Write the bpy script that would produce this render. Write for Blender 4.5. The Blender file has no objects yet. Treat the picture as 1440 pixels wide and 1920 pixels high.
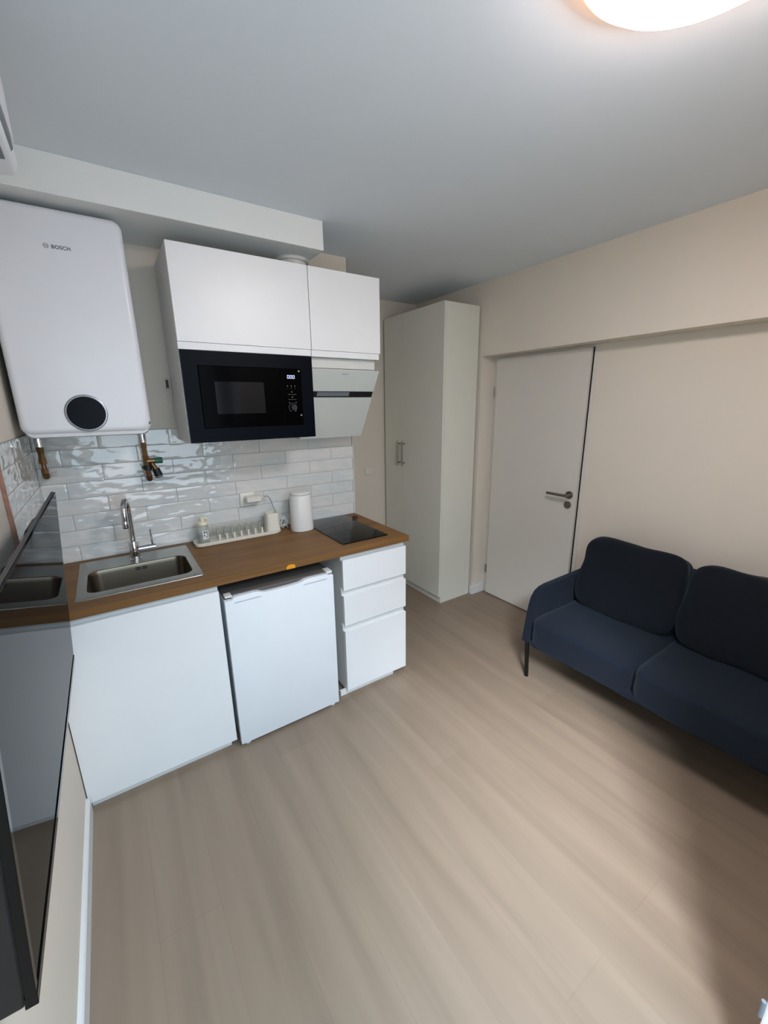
import bpy, bmesh, math, random
from mathutils import Vector, Matrix, noise
random.seed(7)
sc = bpy.context.scene
COL = sc.collection
PI = math.pi

# ------------------------------------------------------------------ camera
cam_d = bpy.data.cameras.new('camera')
cam = bpy.data.objects.new('camera', cam_d)
COL.objects.link(cam)
R = [[0.8307832, -0.5564305, -0.0135758], [-0.1515059, -0.2026027, -0.9674699], [0.5355793, 0.8058146, -0.2526214]]
C0 = (0.2767552, -2.3367975, 1.5676315)
cam.matrix_world = Matrix(((R[0][0], -R[1][0], -R[2][0], C0[0]),
                           (R[0][1], -R[1][1], -R[2][1], C0[1]),
                           (R[0][2], -R[1][2], -R[2][2], C0[2]), (0, 0, 0, 1)))
cam_d.sensor_fit = 'VERTICAL'; cam_d.sensor_height = 36
cam_d.lens = 768.5 / 1920 * 36
cam_d.clip_start = 0.02
sc.camera = cam

# ------------------------------------------------------------------ light
w = bpy.data.worlds.new('sky'); sc.world = w; w.use_nodes = True
bg = w.node_tree.nodes['Background']
bg.inputs[0].default_value = (0.62, 0.80, 1.0, 1); bg.inputs[1].default_value = 0.3


def area(name, loc, target, sx, sy, power, col, spread=180):
    d = bpy.data.lights.new(name, 'AREA'); d.shape = 'RECTANGLE'; d.size = sx; d.size_y = sy
    d.energy = power; d.color = col; d.spread = math.radians(spread)
    o = bpy.data.objects.new(name, d); COL.objects.link(o)
    o.location = loc
    v = Vector(target) - Vector(loc)
    o.rotation_euler = v.to_track_quat('-Z', 'Y').to_euler()
    return o


# daylight, plus an added floor patch light, through the balcony doorway behind the camera
area('sky_steep', (0.75, -3.3, 2.75), (1.1, -1.2, 0.0), 1.5, 1.0, 43, (0.51, 0.78, 1.0), 110)
area('daylight_front', (0.66, -2.66, 1.45), (0.9, 0.0, 1.45), 1.15, 1.3, 12.0, (0.72, 0.88, 1.0), 170)
area('floor_patch_light', (0.15, -3.15, 2.45), (1.78, -1.58, 0.0), 0.5, 0.4, 11.5, (0.82, 0.89, 1.0), 40)  # extra narrow beam added to brighten the floor patch

sc.view_settings.view_transform = 'Standard'
sc.view_settings.look = 'None'
sc.view_settings.exposure = 0.0
sc.view_settings.gamma = 1
sc.view_settings.use_curve_mapping = False


# ------------------------------------------------------------------ materials
def srgb(r, g, b):
    f = lambda c: (c / 255 / 12.92) if c / 255 <= 0.04045 else ((c / 255 + 0.055) / 1.055) ** 2.4
    return (f(r), f(g), f(b), 1)


def mat(name, col, rough=0.5, metal=0.0, spec=0.5, bump=0.0, bscale=200.0, var=0.0, vscale=8.0, stretch=(1, 1, 1),
        coat=0.0, trans=0.0, emit=None, estr=0.0, sheen=0.0, ior=1.5):
    m = bpy.data.materials.new(name); m.use_nodes = True
    nt = m.node_tree; b = nt.nodes['Principled BSDF']
    b.inputs['Base Color'].default_value = col
    b.inputs['Roughness'].default_value = rough
    b.inputs['Metallic'].default_value = metal
    b.inputs['Specular IOR Level'].default_value = spec
    b.inputs['Coat Weight'].default_value = coat
    b.inputs['Transmission Weight'].default_value = trans
    b.inputs['Sheen Weight'].default_value = sheen
    b.inputs['IOR'].default_value = ior
    if emit:
        b.inputs['Emission Color'].default_value = emit; b.inputs['Emission Strength'].default_value = estr
    tc = nt.nodes.new('ShaderNodeTexCoord'); mp = nt.nodes.new('ShaderNodeMapping')
    mp.inputs['Scale'].default_value = stretch
    nt.links.new(tc.outputs['Object'], mp.inputs['Vector'])
    n = nt.nodes.new('ShaderNodeTexNoise'); n.inputs['Scale'].default_value = vscale; n.inputs['Detail'].default_value = 5
    nt.links.new(mp.outputs[0], n.inputs['Vector'])
    r = nt.nodes.new('ShaderNodeValToRGB')
    k = var if var > 0 else 0.01
    r.color_ramp.elements[0].position = 0.3; r.color_ramp.elements[1].position = 0.7
    r.color_ramp.elements[0].color = tuple(max(0, c * (1 - k)) for c in col[:3]) + (1,)
    r.color_ramp.elements[1].color = tuple(min(1, c * (1 + k)) for c in col[:3]) + (1,)
    nt.links.new(n.outputs['Fac'], r.inputs['Fac']); nt.links.new(r.outputs[0], b.inputs['Base Color'])
    if bump > 0:
        n2 = nt.nodes.new('ShaderNodeTexNoise'); n2.inputs['Scale'].default_value = bscale; n2.inputs['Detail'].default_value = 3
        nt.links.new(mp.outputs[0], n2.inputs['Vector'])
        bp = nt.nodes.new('ShaderNodeBump'); bp.inputs['Strength'].default_value = bump; bp.inputs['Distance'].default_value = 0.002
        nt.links.new(n2.outputs['Fac'], bp.inputs['Height']); nt.links.new(bp.outputs[0], b.inputs['Normal'])
    return m


def wood_floor():
    m = bpy.data.materials.new('laminate_floor'); m.use_nodes = True
    nt = m.node_tree; b = nt.nodes['Principled BSDF']; L = nt.links.new; N = nt.nodes.new
    tc = N('ShaderNodeTexCoord')
    mp = N('ShaderNodeMapping'); mp.inputs['Rotation'].default_value = (0, 0, PI / 2)
    L(tc.outputs['Object'], mp.inputs['Vector'])
    br = N('ShaderNodeTexBrick'); br.offset = 0.37; br.inputs['Scale'].default_value = 1.0
    br.inputs['Brick Width'].default_value = 1.22; br.inputs['Row Height'].default_value = 0.18
    br.inputs['Mortar Size'].default_value = 0.0012; br.inputs['Mortar Smooth'].default_value = 0.4
    br.inputs['Color1'].default_value = FLOOR_A; br.inputs['Color2'].default_value = FLOOR_B
    br.inputs['Mortar'].default_value = FLOOR_M
    L(mp.outputs[0], br.inputs['Vector'])
    # grain: noise stretched along each plank
    mp2 = N('ShaderNodeMapping'); mp2.inputs['Scale'].default_value = (14, 0.9, 1)
    L(tc.outputs['Object'], mp2.inputs['Vector'])
    n = N('ShaderNodeTexNoise'); n.inputs['Scale'].default_value = 1.0; n.inputs['Detail'].default_value = 8; n.inputs['Distortion'].default_value = 0.6
    L(mp2.outputs[0], n.inputs['Vector'])
    r = N('ShaderNodeValToRGB'); r.color_ramp.elements[0].position = 0.25; r.color_ramp.elements[1].position = 0.8
    r.color_ramp.elements[0].color = (0.80, 0.79, 0.78, 1); r.color_ramp.elements[1].color = (1.1, 1.1, 1.1, 1)
    L(n.outputs['Fac'], r.inputs['Fac'])
    mx = N('ShaderNodeMix'); mx.data_type = 'RGBA'; mx.blend_type = 'MULTIPLY'; mx.inputs[0].default_value = 1
    L(br.outputs['Color'], mx.inputs[6]); L(r.outputs[0], mx.inputs[7])
    L(mx.outputs[2], b.inputs['Base Color'])
    b.inputs['Roughness'].default_value = 0.42
    bp = N('ShaderNodeBump'); bp.inputs['Strength'].default_value = 0.12; bp.inputs['Distance'].default_value = 0.001
    L(n.outputs['Fac'], bp.inputs['Height']); L(bp.outputs[0], b.inputs['Normal'])
    return m


def wood_top():
    m = bpy.data.materials.new('oak_worktop'); m.use_nodes = True
    nt = m.node_tree; b = nt.nodes['Principled BSDF']; L = nt.links.new; N = nt.nodes.new
    tc = N('ShaderNodeTexCoord')
    mp = N('ShaderNodeMapping'); mp.inputs['Scale'].default_value = (2.2, 60, 60)
    L(tc.outputs['Object'], mp.inputs['Vector'])
    n = N('ShaderNodeTexNoise'); n.inputs['Scale'].default_value = 1.0; n.inputs['Detail'].default_value = 6; n.inputs['Distortion'].default_value = 0.3
    L(mp.outputs[0], n.inputs['Vector'])
    mp2 = N('ShaderNodeMapping'); mp2.inputs['Scale'].default_value = (0.8, 9, 9)
    L(tc.outputs['Object'], mp2.inputs['Vector'])
    n2 = N('ShaderNodeTexNoise'); n2.inputs['Scale'].default_value = 1.0; n2.inputs['Detail'].default_value = 2
    L(mp2.outputs[0], n2.inputs['Vector'])
    ad = N('ShaderNodeMath'); ad.operation = 'ADD'
    L(n.outputs['Fac'], ad.inputs[0]); L(n2.outputs['Fac'], ad.inputs[1])
    r = N('ShaderNodeValToRGB'); r.color_ramp.elements[0].position = 0.35; r.color_ramp.elements[1].position = 0.7
    dv = N('ShaderNodeMath'); dv.operation = 'MULTIPLY'; dv.inputs[1].default_value = 0.5
    L(ad.outputs[0], dv.inputs[0]); L(dv.outputs[0], r.inputs['Fac'])
    r.color_ramp.elements[0].color = TOP_A; r.color_ramp.elements[1].color = TOP_B
    L(r.outputs[0], b.inputs['Base Color']); b.inputs['Roughness'].default_value = 0.5
    b.inputs['Specular IOR Level'].default_value = 0.2
    return m


def tile_glaze():
    m = bpy.data.materials.new('glazed_tile'); m.use_nodes = True
    nt = m.node_tree; b = nt.nodes['Principled BSDF']; L = nt.links.new; N = nt.nodes.new
    tc = N('ShaderNodeTexCoord')
    mp = N('ShaderNodeMapping'); mp.inputs['Scale'].default_value = (1, 1, 2.2)
    L(tc.outputs['Object'], mp.inputs['Vector'])
    n = N('ShaderNodeTexNoise'); n.inputs['Scale'].default_value = 5; n.inputs['Detail'].default_value = 3
    L(mp.outputs[0], n.inputs['Vector'])
    r = N('ShaderNodeValToRGB'); r.color_ramp.elements[0].position = 0.3; r.color_ramp.elements[1].position = 0.7
    r.color_ramp.elements[0].color = srgb(206, 212, 212); r.color_ramp.elements[1].color = srgb(226, 221, 216)
    L(n.outputs['Fac'], r.inputs['Fac']); L(r.outputs[0], b.inputs['Base Color'])
    b.inputs['Roughness'].default_value = 0.05; b.inputs['Specular IOR Level'].default_value = 1.0
    n2 = N('ShaderNodeTexNoise'); n2.inputs['Scale'].default_value = 16; n2.inputs['Detail'].default_value = 0.6
    L(mp.outputs[0], n2.inputs['Vector'])
    bp = N('ShaderNodeBump'); bp.inputs['Strength'].default_value = 0.75; bp.inputs['Distance'].default_value = 0.005
    L(n2.outputs['Fac'], bp.inputs['Height']); L(bp.outputs[0], b.inputs['Normal'])
    return m


def fabric(name, a, b_, scale=900):
    m = bpy.data.materials.new(name); m.use_nodes = True
    nt = m.node_tree; b = nt.nodes['Principled BSDF']; L = nt.links.new; N = nt.nodes.new
    tc = N('ShaderNodeTexCoord')
    n = N('ShaderNodeTexNoise'); n.inputs['Scale'].default_value = scale; n.inputs['Detail'].default_value = 2
    L(tc.outputs['Object'], n.inputs['Vector'])
    r = N('ShaderNodeValToRGB'); r.color_ramp.elements[0].position = 0.35; r.color_ramp.elements[1].position = 0.65
    r.color_ramp.elements[0].color = a; r.color_ramp.elements[1].color = b_
    L(n.outputs['Fac'], r.inputs['Fac']); L(r.outputs[0], b.inputs['Base Color'])
    b.inputs['Roughness'].default_value = 0.95; b.inputs['Specular IOR Level'].default_value = 0.15
    b.inputs['Sheen Weight'].default_value = 0.12; b.inputs['Sheen Tint'].default_value = (0.5, 0.65, 0.8, 1)
    bp = N('ShaderNodeBump'); bp.inputs['Strength'].default_value = 0.3; bp.inputs['Distance'].default_value = 0.001
    L(n.outputs['Fac'], bp.inputs['Height']); L(bp.outputs[0], b.inputs['Normal'])
    return m


FLOOR_A = srgb(139, 122, 105); FLOOR_B = srgb(134, 117, 100); FLOOR_M = srgb(129, 112, 96)
TOP_A = srgb(106, 76, 44); TOP_B = srgb(138, 100, 60)
M = {}
M['floor'] = wood_floor(); M['top'] = wood_top(); M['tile'] = tile_glaze()
M['wall'] = mat('beige_wall_paint', srgb(222, 214, 201), 0.9, bump=0.15, bscale=350, var=0.015, vscale=3, spec=0.2)
M['ceil'] = mat('ceiling_paint', srgb(226, 233, 239), 0.95, bump=0.1, bscale=350, var=0.01, vscale=2, spec=0.1)
M['beam'] = mat('white_plaster', srgb(232, 234, 232), 0.9, bump=0.1, bscale=350, spec=0.2)
M['trim'] = mat('white_trim', srgb(222, 222, 222), 0.45)
M['white'] = mat('white_lacquer', srgb(236, 237, 238), 0.35)
M['white_in'] = mat('white_melamine', srgb(226, 226, 224), 0.5)
M['carc'] = mat('cabinet_carcass', srgb(214, 213, 210), 0.5)
M['fridge'] = mat('fridge_enamel', srgb(232, 236, 240), 0.3, bump=0.05, bscale=500)
M['fridge_top'] = mat('fridge_top_painted_shade', srgb(92, 86, 82), 0.5)  # shadow under the worktop put into the colour of the fridge top
M['grip'] = mat('grip_painted_shade', srgb(188, 192, 200), 0.5)  # grey for the painted shade along the grip lips
M['ward'] = mat('wardrobe_foil', srgb(222, 222, 211), 0.55)
M['door'] = mat('door_paint', srgb(214, 210, 202), 0.4)
M['heater'] = mat('heater_enamel', srgb(228, 230, 236), 0.3)
M['heater_lip'] = mat('heater_plastic', srgb(214, 216, 220), 0.4)
M['blackglass'] = mat('black_glass', srgb(6, 6, 7), 0.05, spec=0.2)
M['dispglass'] = mat('display_glass', srgb(8, 9, 16), 0.25, spec=0.08)
M['tvglass'] = mat('tv_screen_glass', srgb(8, 8, 9), 0.03, ior=1.27)
def damp(m, fac):
    nt = m.node_tree; out = nt.nodes['Material Output']; pb = nt.nodes['Principled BSDF']
    df = nt.nodes.new('ShaderNodeBsdfDiffuse'); df.inputs['Color'].default_value = (0.004, 0.004, 0.005, 1)
    mx = nt.nodes.new('ShaderNodeMixShader'); mx.inputs[0].default_value = fac
    nt.links.new(pb.outputs[0], mx.inputs[1]); nt.links.new(df.outputs[0], mx.inputs[2]); nt.links.new(mx.outputs[0], out.inputs['Surface'])
damp(M['tvglass'], 0.45)   # anti-reflection coating
M['tvback'] = mat('tv_back_metal', srgb(44, 48, 50), 0.3, metal=0.5)
M['mwframe'] = mat('black_steel_frame', srgb(5, 10, 19), 0.35, spec=0.06)
M['mwpanel'] = mat('microwave_panel', srgb(2, 2, 3), 0.15, spec=0.03)
M['mwwin'] = mat('microwave_window', srgb(22, 22, 25), 0.10, spec=0.12)
M['black'] = mat('black_plastic', srgb(16, 16, 18), 0.45)
M['blackmetal'] = mat('black_metal', srgb(14, 14, 16), 0.4, metal=0.4)
M['dark'] = mat('painted_gap_shade', srgb(20, 20, 20), 0.8)
M['hoodglass'] = mat('hood_glass', srgb(206, 212, 208), 0.06, coat=0.5)
M['hoodbody'] = mat('hood_body', srgb(214, 214, 210), 0.4)
M['steel'] = mat('brushed_steel', srgb(158, 156, 149), 0.32, metal=1.0, bump=0.2, bscale=60, stretch=(1, 20, 20), var=0.04)
M['bowl'] = mat('bowl_steel', srgb(128, 119, 105), 0.27, metal=1.0, var=0.04)
M['chrome'] = mat('chrome', srgb(215, 216, 220), 0.05, metal=1.0)
M['nickel'] = mat('satin_nickel', srgb(150, 145, 138), 0.35, metal=1.0)
M['brass'] = mat('brass', srgb(138, 112, 80), 0.35, metal=1.0, var=0.12, vscale=60)
M['copper'] = mat('copper', srgb(132, 96, 78), 0.4, metal=1.0, var=0.15, vscale=60)
M['green'] = mat('green_plastic', srgb(14, 100, 72), 0.4)
M['cream'] = mat('cream_plastic', srgb(222, 216, 202), 0.45)
M['creampump'] = mat('cream_pump', srgb(238, 228, 200), 0.4)
M['white_plastic'] = mat('white_plastic', srgb(226, 224, 220), 0.35)
M['socket'] = mat('socket_plastic', srgb(226, 222, 212), 0.35)
M['silver'] = mat('silver_ring', srgb(160, 162, 168), 0.3, metal=0.8)
M['text'] = mat('grey_print', srgb(92, 94, 102), 0.5)
M['print_light'] = mat('light_print', srgb(120, 122, 126), 0.5)
M['print_dark'] = mat('dark_print', srgb(52, 50, 50), 0.5)
M['led'] = mat('led_digits', srgb(180, 190, 255), 0.5, emit=(0.62, 0.68, 1.0, 1), estr=1.3)
M['lamp'] = mat('lamp_diffuser', srgb(255, 250, 242), 0.4, emit=(1.0, 0.94, 0.97, 1), estr=42)
M['lampglow'] = mat('lamp_back_light', srgb(240, 220, 190), 0.5, emit=(1.0, 0.55, 0.25, 1), estr=16.0)
M['lamprim'] = mat('lamp_rim', srgb(200, 160, 120), 0.4, emit=(1.0, 0.86, 0.88, 1), estr=0.75)
M['fab'] = fabric('navy_fabric', srgb(19, 24, 33), srgb(27, 34, 45))
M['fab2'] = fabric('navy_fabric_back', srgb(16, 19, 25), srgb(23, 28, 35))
M['plaster_edge'] = mat('rough_plaster_edge', srgb(150, 112, 96), 0.95, bump=0.8, bscale=90, var=0.15, vscale=50)
M['grout'] = mat('grout', srgb(168, 168, 165), 0.9, bump=0.2, bscale=300)
M['orange'] = mat('orange_sticker', srgb(225, 150, 20), 0.5)
M['bottle'] = mat('clear_plastic', srgb(235, 238, 232), 0.12, trans=0.75, ior=1.3)
M['liquid'] = mat('pale_soap', srgb(214, 216, 200), 0.3, trans=0.35)
M['acrylic'] = mat('clear_acrylic', srgb(235, 235, 228), 0.08, trans=0.8, ior=1.35)
M['red'] = mat('dark_red_plastic', srgb(74, 30, 28), 0.5)
M['ac'] = mat('ac_plastic', srgb(225, 228, 232), 0.35)
M['slot'] = mat('vent_grey', srgb(110, 116, 122), 0.5)
M['pvc'] = mat('white_pvc', srgb(232, 234, 240), 0.3)
M['concrete'] = mat('balcony_concrete', srgb(120, 118, 114), 0.9, bump=0.4, bscale=40, var=0.1)

# ------------------------------------------------------------------ mesh helpers
WL = {}


def BM(): return bmesh.new()


def box(bm, x0, x1, y0, y1, z0, z1, bev=0.0, seg=2):
    v = [bm.verts.new(p) for p in ((x0, y0, z0), (x1, y0, z0), (x1, y1, z0), (x0, y1, z0),
                                   (x0, y0, z1), (x1, y0, z1), (x1, y1, z1), (x0, y1, z1))]
    f = [bm.faces.new([v[i] for i in q]) for q in ((3, 2, 1, 0), (4, 5, 6, 7), (0, 1, 5, 4), (1, 2, 6, 5), (2, 3, 7, 6), (3, 0, 4, 7))]
    if bev > 0:
        es = list({e for q in f for e in q.edges})
        bmesh.ops.bevel(bm, geom=es, offset=bev, segments=seg, affect='EDGES', profile=0.6)
    return bm


def prism(bm, pts, axis, a, b, bev=0.0, seg=2):
    """extrude polygon pts (2D) along axis from a to b"""
    def mk(p, t):
        if axis == 'x': return (t, p[0], p[1])
        if axis == 'y': return (p[0], t, p[1])
        return (p[0], p[1], t)
    va = [bm.verts.new(mk(p, a)) for p in pts]; vb = [bm.verts.new(mk(p, b)) for p in pts]
    fs = [bm.faces.new(va), bm.faces.new(list(reversed(vb)))]
    n = len(pts)
    for i in range(n):
        fs.append(bm.faces.new([va[i], vb[i], vb[(i + 1) % n], va[(i + 1) % n]]))
    bmesh.ops.recalc_face_normals(bm, faces=fs)
    if bev > 0:
        es = list({e for q in fs for e in q.edges})
        bmesh.ops.bevel(bm, geom=es, offset=bev, segments=seg, affect='EDGES', profile=0.6)
    return bm


def frame_dirs(d):
    d = d.normalized(); up = Vector((0, 0, 1)) if abs(d.z) < 0.9 else Vector((1, 0, 0))
    a = d.cross(up).normalized(); return a, d.cross(a).normalized()


def tube(bm, pts, r, n=14, cap=True):
    pts = [Vector(p) for p in pts]; rs = r if isinstance(r, (list, tuple)) else [r] * len(pts)
    rings = []; a = None
    for i, p in enumerate(pts):
        d = (pts[min(i + 1, len(pts) - 1)] - pts[max(i - 1, 0)]).normalized()
        if a is None: a, b = frame_dirs(d)
        else:
            a = (a - d * a.dot(d)).normalized(); b = d.cross(a).normalized()
        rings.append([bm.verts.new(p + (a * math.cos(t) + b * math.sin(t)) * rs[i]) for t in [2 * PI * k / n for k in range(n)]])
    for i in range(len(rings) - 1):
        for k in range(n):
            bm.faces.new([rings[i][k], rings[i][(k + 1) % n], rings[i + 1][(k + 1) % n], rings[i + 1][k]])
    if cap:
        bm.faces.new(list(reversed(rings[0]))); bm.faces.new(rings[-1])
    return bm


def loft(bm, loops, cap0=True, cap1=True):
    rings = [[bm.verts.new(p) for p in lp] for lp in loops]; n = len(rings[0])
    for i in range(len(rings) - 1):
        for k in range(n):
            bm.faces.new([rings[i][k], rings[i][(k + 1) % n], rings[i + 1][(k + 1) % n], rings[i + 1][k]])
    if cap0: bm.faces.new(list(reversed(rings[0])))
    if cap1: bm.faces.new(rings[-1])
    bmesh.ops.recalc_face_normals(bm, faces=bm.faces[:])
    return bm


def rr(x0, x1, y0, y1, r, n=6):
    """rounded rectangle as 2D points, counter-clockwise"""
    r = min(r, (x1 - x0) / 2 - 1e-5, (y1 - y0) / 2 - 1e-5); out = []
    for cx, cy, a0 in ((x1 - r, y0 + r, -PI / 2), (x1 - r, y1 - r, 0), (x0 + r, y1 - r, PI / 2), (x0 + r, y0 + r, PI)):
        for k in range(n + 1):
            t = a0 + PI / 2 * k / n; out.append((cx + r * math.cos(t), cy + r * math.sin(t)))
    return out


def lathe(bm, prof, cx, cy, n=32):
    """prof: (r, z) bottom to top"""
    loft(bm, [[(cx + r * math.cos(2 * PI * k / n), cy + r * math.sin(2 * PI * k / n), z) for k in range(n)] for r, z in prof])
    return bm


def obj(name, bm, m, parent=None, smooth=False, sub=0, wn=True):
    me = bpy.data.meshes.new(name)
    bmesh.ops.recalc_face_normals(bm, faces=bm.faces[:])
    pl = WL.get(parent.name, Vector((0, 0, 0))) if parent else Vector((0, 0, 0))
    if parent: bmesh.ops.translate(bm, verts=bm.verts[:], vec=-pl)
    bm.to_mesh(me); bm.free()
    me.materials.append(m if not isinstance(m, str) else M[m])
    o = bpy.data.objects.new(name, me); COL.objects.link(o)
    if parent: o.parent = parent
    WL[o.name] = pl
    if smooth:
        for p in me.polygons: p.use_smooth = True
        if sub:
            s = o.modifiers.new('subdivision', 'SUBSURF'); s.levels = sub; s.render_levels = sub
        else:
            ang = math.radians(40)
            me.set_sharp_from_angle(angle=ang)
    return o


def thing(name, loc, label, cat, group=None):
    o = bpy.data.objects.new(name, None); COL.objects.link(o); o.location = loc
    o.empty_display_size = 0.05
    o['label'] = label; o['category'] = cat
    if group: o['group'] = group
    WL[o.name] = Vector(loc)
    return o


def tag(o, label, cat, group=None):
    o['label'] = label; o['category'] = cat
    if group: o['group'] = group
    return o


def struct(name, bm, m, **k):
    o = obj(name, bm, m, **k); o['kind'] = 'structure'; return o


def struct_root(name, loc):
    o = bpy.data.objects.new(name, None); COL.objects.link(o); o.location = loc; o['kind'] = 'structure'
    WL[o.name] = Vector(loc); return o


# ================================================================== ROOM
ZC = 2.3994; XR = 2.6665; XN = 2.8026; ZN = 1.904; YF = -2.33
WY = 0.008            # back wall surface (tiles stand 8 mm proud at y = 0)
struct('floor', box(BM(), -0.2, 3.0, -2.62, 0.95, -0.08, 0.0), 'floor')
struct('ceiling', box(BM(), -0.2, 3.0, -2.62, 0.95, ZC, ZC + 0.1), 'ceil')
struct('wall_left', box(BM(), -0.2, -0.008, -2.62, 0.95, 0.0, ZC), 'wall')
struct('wall_back', box(BM(), -0.008, 1.5928, WY, 0.72, 0.0, ZC), 'wall')
struct('wall_hall', box(BM(), 1.5928, 3.0, 0.72, 0.95, 0.0, ZC), 'wall')
b = BM()
box(b, XR, 3.0, -2.62, 0.72, ZN, ZC)                # upper part
box(b, XR, 3.0, -0.0758, 0.72, 0.0, ZN)             # pier beside the wardrobe
box(b, XN, 3.0, -2.62, -0.886, 0.0, ZN)             # recessed lower wall
box(b, 2.90, 3.0, -0.886, -0.0758, 0.0, ZN)         # behind the door
struct('wall_right', b, 'wall')
b = BM()
box(b, 1.36, 3.0, -2.62, YF, 0.0, ZC)
box(b, -0.008, 0.02, -2.62, YF, 0.0, ZC)
box(b, 0.02, 1.36, -2.62, YF, 2.15, ZC)
struct('wall_front', b, 'wall')
# boxed beam under the ceiling along the back wall
struct('trim_1', box(BM(), -0.008, 1.2647, -0.3685, WY, 2.2765, ZC, 0.003), 'beam')
# baseboards
struct('baseboard_left', prism(BM(), [(-0.008, 0), (0.006, 0), (0.006, 0.066), (0.002, 0.072), (-0.008, 0.072)], 'y', -2.33, -0.60), 'trim')
b = BM()
box(b, XR - 0.012, XR, -0.088, -0.0532, 0.0, 0.072, 0.001)
box(b, XR - 0.0115, 2.79, -0.0875, -0.0758, 0.0, 0.0715, 0.001)
prism(b, [(XN - 0.012, 0), (XN, 0), (XN, 0.072), (XN - 0.009, 0.072), (XN - 0.012, 0.066)], 'y', -2.33, -0.886)
struct('baseboard_right', b, 'trim')
struct('baseboard_hall', box(BM(), 1.5928, 2.66, 0.708, 0.72, 0.0, 0.072, 0.002), 'trim')

# ------------------------------------------------ tiles
def tiles(name, u0, u1, rows, phase, place, mirror=False):
    b = BM(); H = 0.075; Lt = 0.2985; g = 0.0014
    for r in range(rows):
        z0 = 0.866 + r * H; ph = phase[r % 2]
        k = math.floor((u0 - ph) / Lt)
        x = ph + k * Lt
        while x < u1:
            a = max(x, u0) + g; c = min(x + Lt, u1) - g
            if c - a > 0.008:
                sd = random.uniform(0, 50); nx = max(3, int((c - a) / 0.008)); nz = 10
                amp = random.uniform(0.0006, 0.0014); tx = random.uniform(-0.0012, 0.0012); tz = random.uniform(-0.0010, 0.0010)
                grid = []
                for i in range(nx + 1):
                    row = []
                    for j in range(nz + 1):
                        uu = a + (c - a) * i / nx; zz = z0 + g + (H - 2 * g) * j / nz
                        d = noise.noise(Vector((uu * 11 + sd, zz * 26, sd))) * amp * 1.0 + tx * (i / nx - .5) + tz * (j / nz - .5)
                        e = min(i, nx - i) / nx * (c - a); e2 = min(j, nz - j) / nz * H
                        ed = min(e, e2)
                        if ed < 0.004: d -= 0.0007 * (1 - ed / 0.004)
                        row.append(b.verts.new(place(uu, d, zz)))
                    grid.append(row)
                for i in range(nx):
                    for j in range(nz):
                        b.faces.new([grid[i][j], grid[i + 1][j], grid[i + 1][j + 1], grid[i][j + 1]])
                # sides back to the grout bed
                rim = [grid[i][0] for i in range(nx + 1)] + [grid[nx][j] for j in range(1, nz + 1)] + \
                      [grid[i][nz] for i in range(nx - 1, -1, -1)] + [grid[0][j] for j in range(nz - 1, 0, -1)]
                back = [b.verts.new(Vector(v.co) + Vector(place(0, -0.007, 0)) - Vector(place(0, 0, 0))) for v in rim]
                for i in range(len(rim)):
                    j = (i + 1) % len(rim)
                    b.faces.new([rim[i], back[i], back[j], rim[j]])
            x += Lt
    return b


o = struct('trim_2', tiles('', 0.0, 1.5905, 8, (0.0925, 0.2405), lambda u, d, z: (u, -d - 0.001, z)), 'tile', smooth=True)
o = struct('trim_3', tiles('', 0.0, 0.70, 8, (0.12, 0.27), lambda u, d, z: (d + 0.001, -u, z)), 'tile', smooth=True)
b = BM()
box(b, 0.0, 1.591, 0.0015, WY + 0.001, 0.80, 1.4665)
box(b, -0.009, -0.0015, -0.70, 0.0015, 0.80, 1.4665)
struct('trim_4', b, 'grout')
struct('trim_5', box(BM(), 1.5905, 1.5955, -0.003, WY, 0.865, 1.4667, 0.001), 'trim')
# ragged plaster edge where the left tiles stop
b = BM(); n = 40; pa = []; pb = []
for i in range(n + 1):
    z = 0.80 + 0.664 * i / n
    pa.append((0.004 + 0.002 * noise.noise(Vector((z * 30, 1, 0))), -0.701, z))
    wdt = 0.003 + 0.008 * abs(noise.noise(Vector((z * 12, 3, 0)))) + 0.002 * noise.noise(Vector((z * 60, 5, 0)))
    pb.append((-0.007, -0.701 - wdt, z))
va = [b.verts.new(p) for p in pa]; vb = [b.verts.new(p) for p in pb]; vc = [b.verts.new((-0.0079, -0.7, p[2])) for p in pa]
for i in range(n):
    b.faces.new([va[i], vb[i], vb[i + 1], va[i + 1]]); b.faces.new([va[i], va[i + 1], vc[i + 1], vc[i]])
struct('trim_6', b, 'plaster_edge')

# ------------------------------------------------ inner door in the recess
d1 = struct_root('door_1', (2.80, -0.48, 0.0))
obj('door_leaf', box(BM(), 2.778, 2.8015, -0.8500, -0.1230, 0.008, 1.886, 0.0015), 'door', d1)
b = BM()
box(b, 2.799, 2.90, -0.886, -0.8600, 0.0, ZN, 0.0015)
box(b, 2.799, 2.90, -0.122, -0.0765, 0.0, ZN, 0.0015)
box(b, 2.799, 2.90, -0.858, -0.122, 1.889, ZN, 0.001)
obj('door_frame', b, 'door', d1)
obj('gap_shade_filler', box(BM(), 2.803, 2.89, -0.8595, -0.1225, 0.0, 1.8885), 'dark', d1)  # near-black filler painting the shade in the gap around the leaf
b = BM()
for c0, r in ((( -0.807, 0.976), 0.026), ((-0.797, 0.905), 0.0235)):
    pass
hy, hz = -0.805, 0.972
tube(b, [(2.778, hy, hz), (2.769, hy, hz)], 0.0255, 28)
tube(b, [(2.770, hy, hz), (2.728, hy, hz)], 0.0095, 16)
tube(b, [(2.730, hy - 0.006, hz), (2.727, hy + 0.03, hz), (2.727, -0.668, hz)], 0.0095, 16)
h = obj('door_handle', b, 'nickel', d1, smooth=True)
b = BM()
tube(b, [(2.778, -0.800, 0.905), (2.769, -0.800, 0.905)], 0.0245, 28)
tube(b, [(2.769, -0.800, 0.905), (2.764, -0.800, 0.905)], 0.011, 20)
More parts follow.
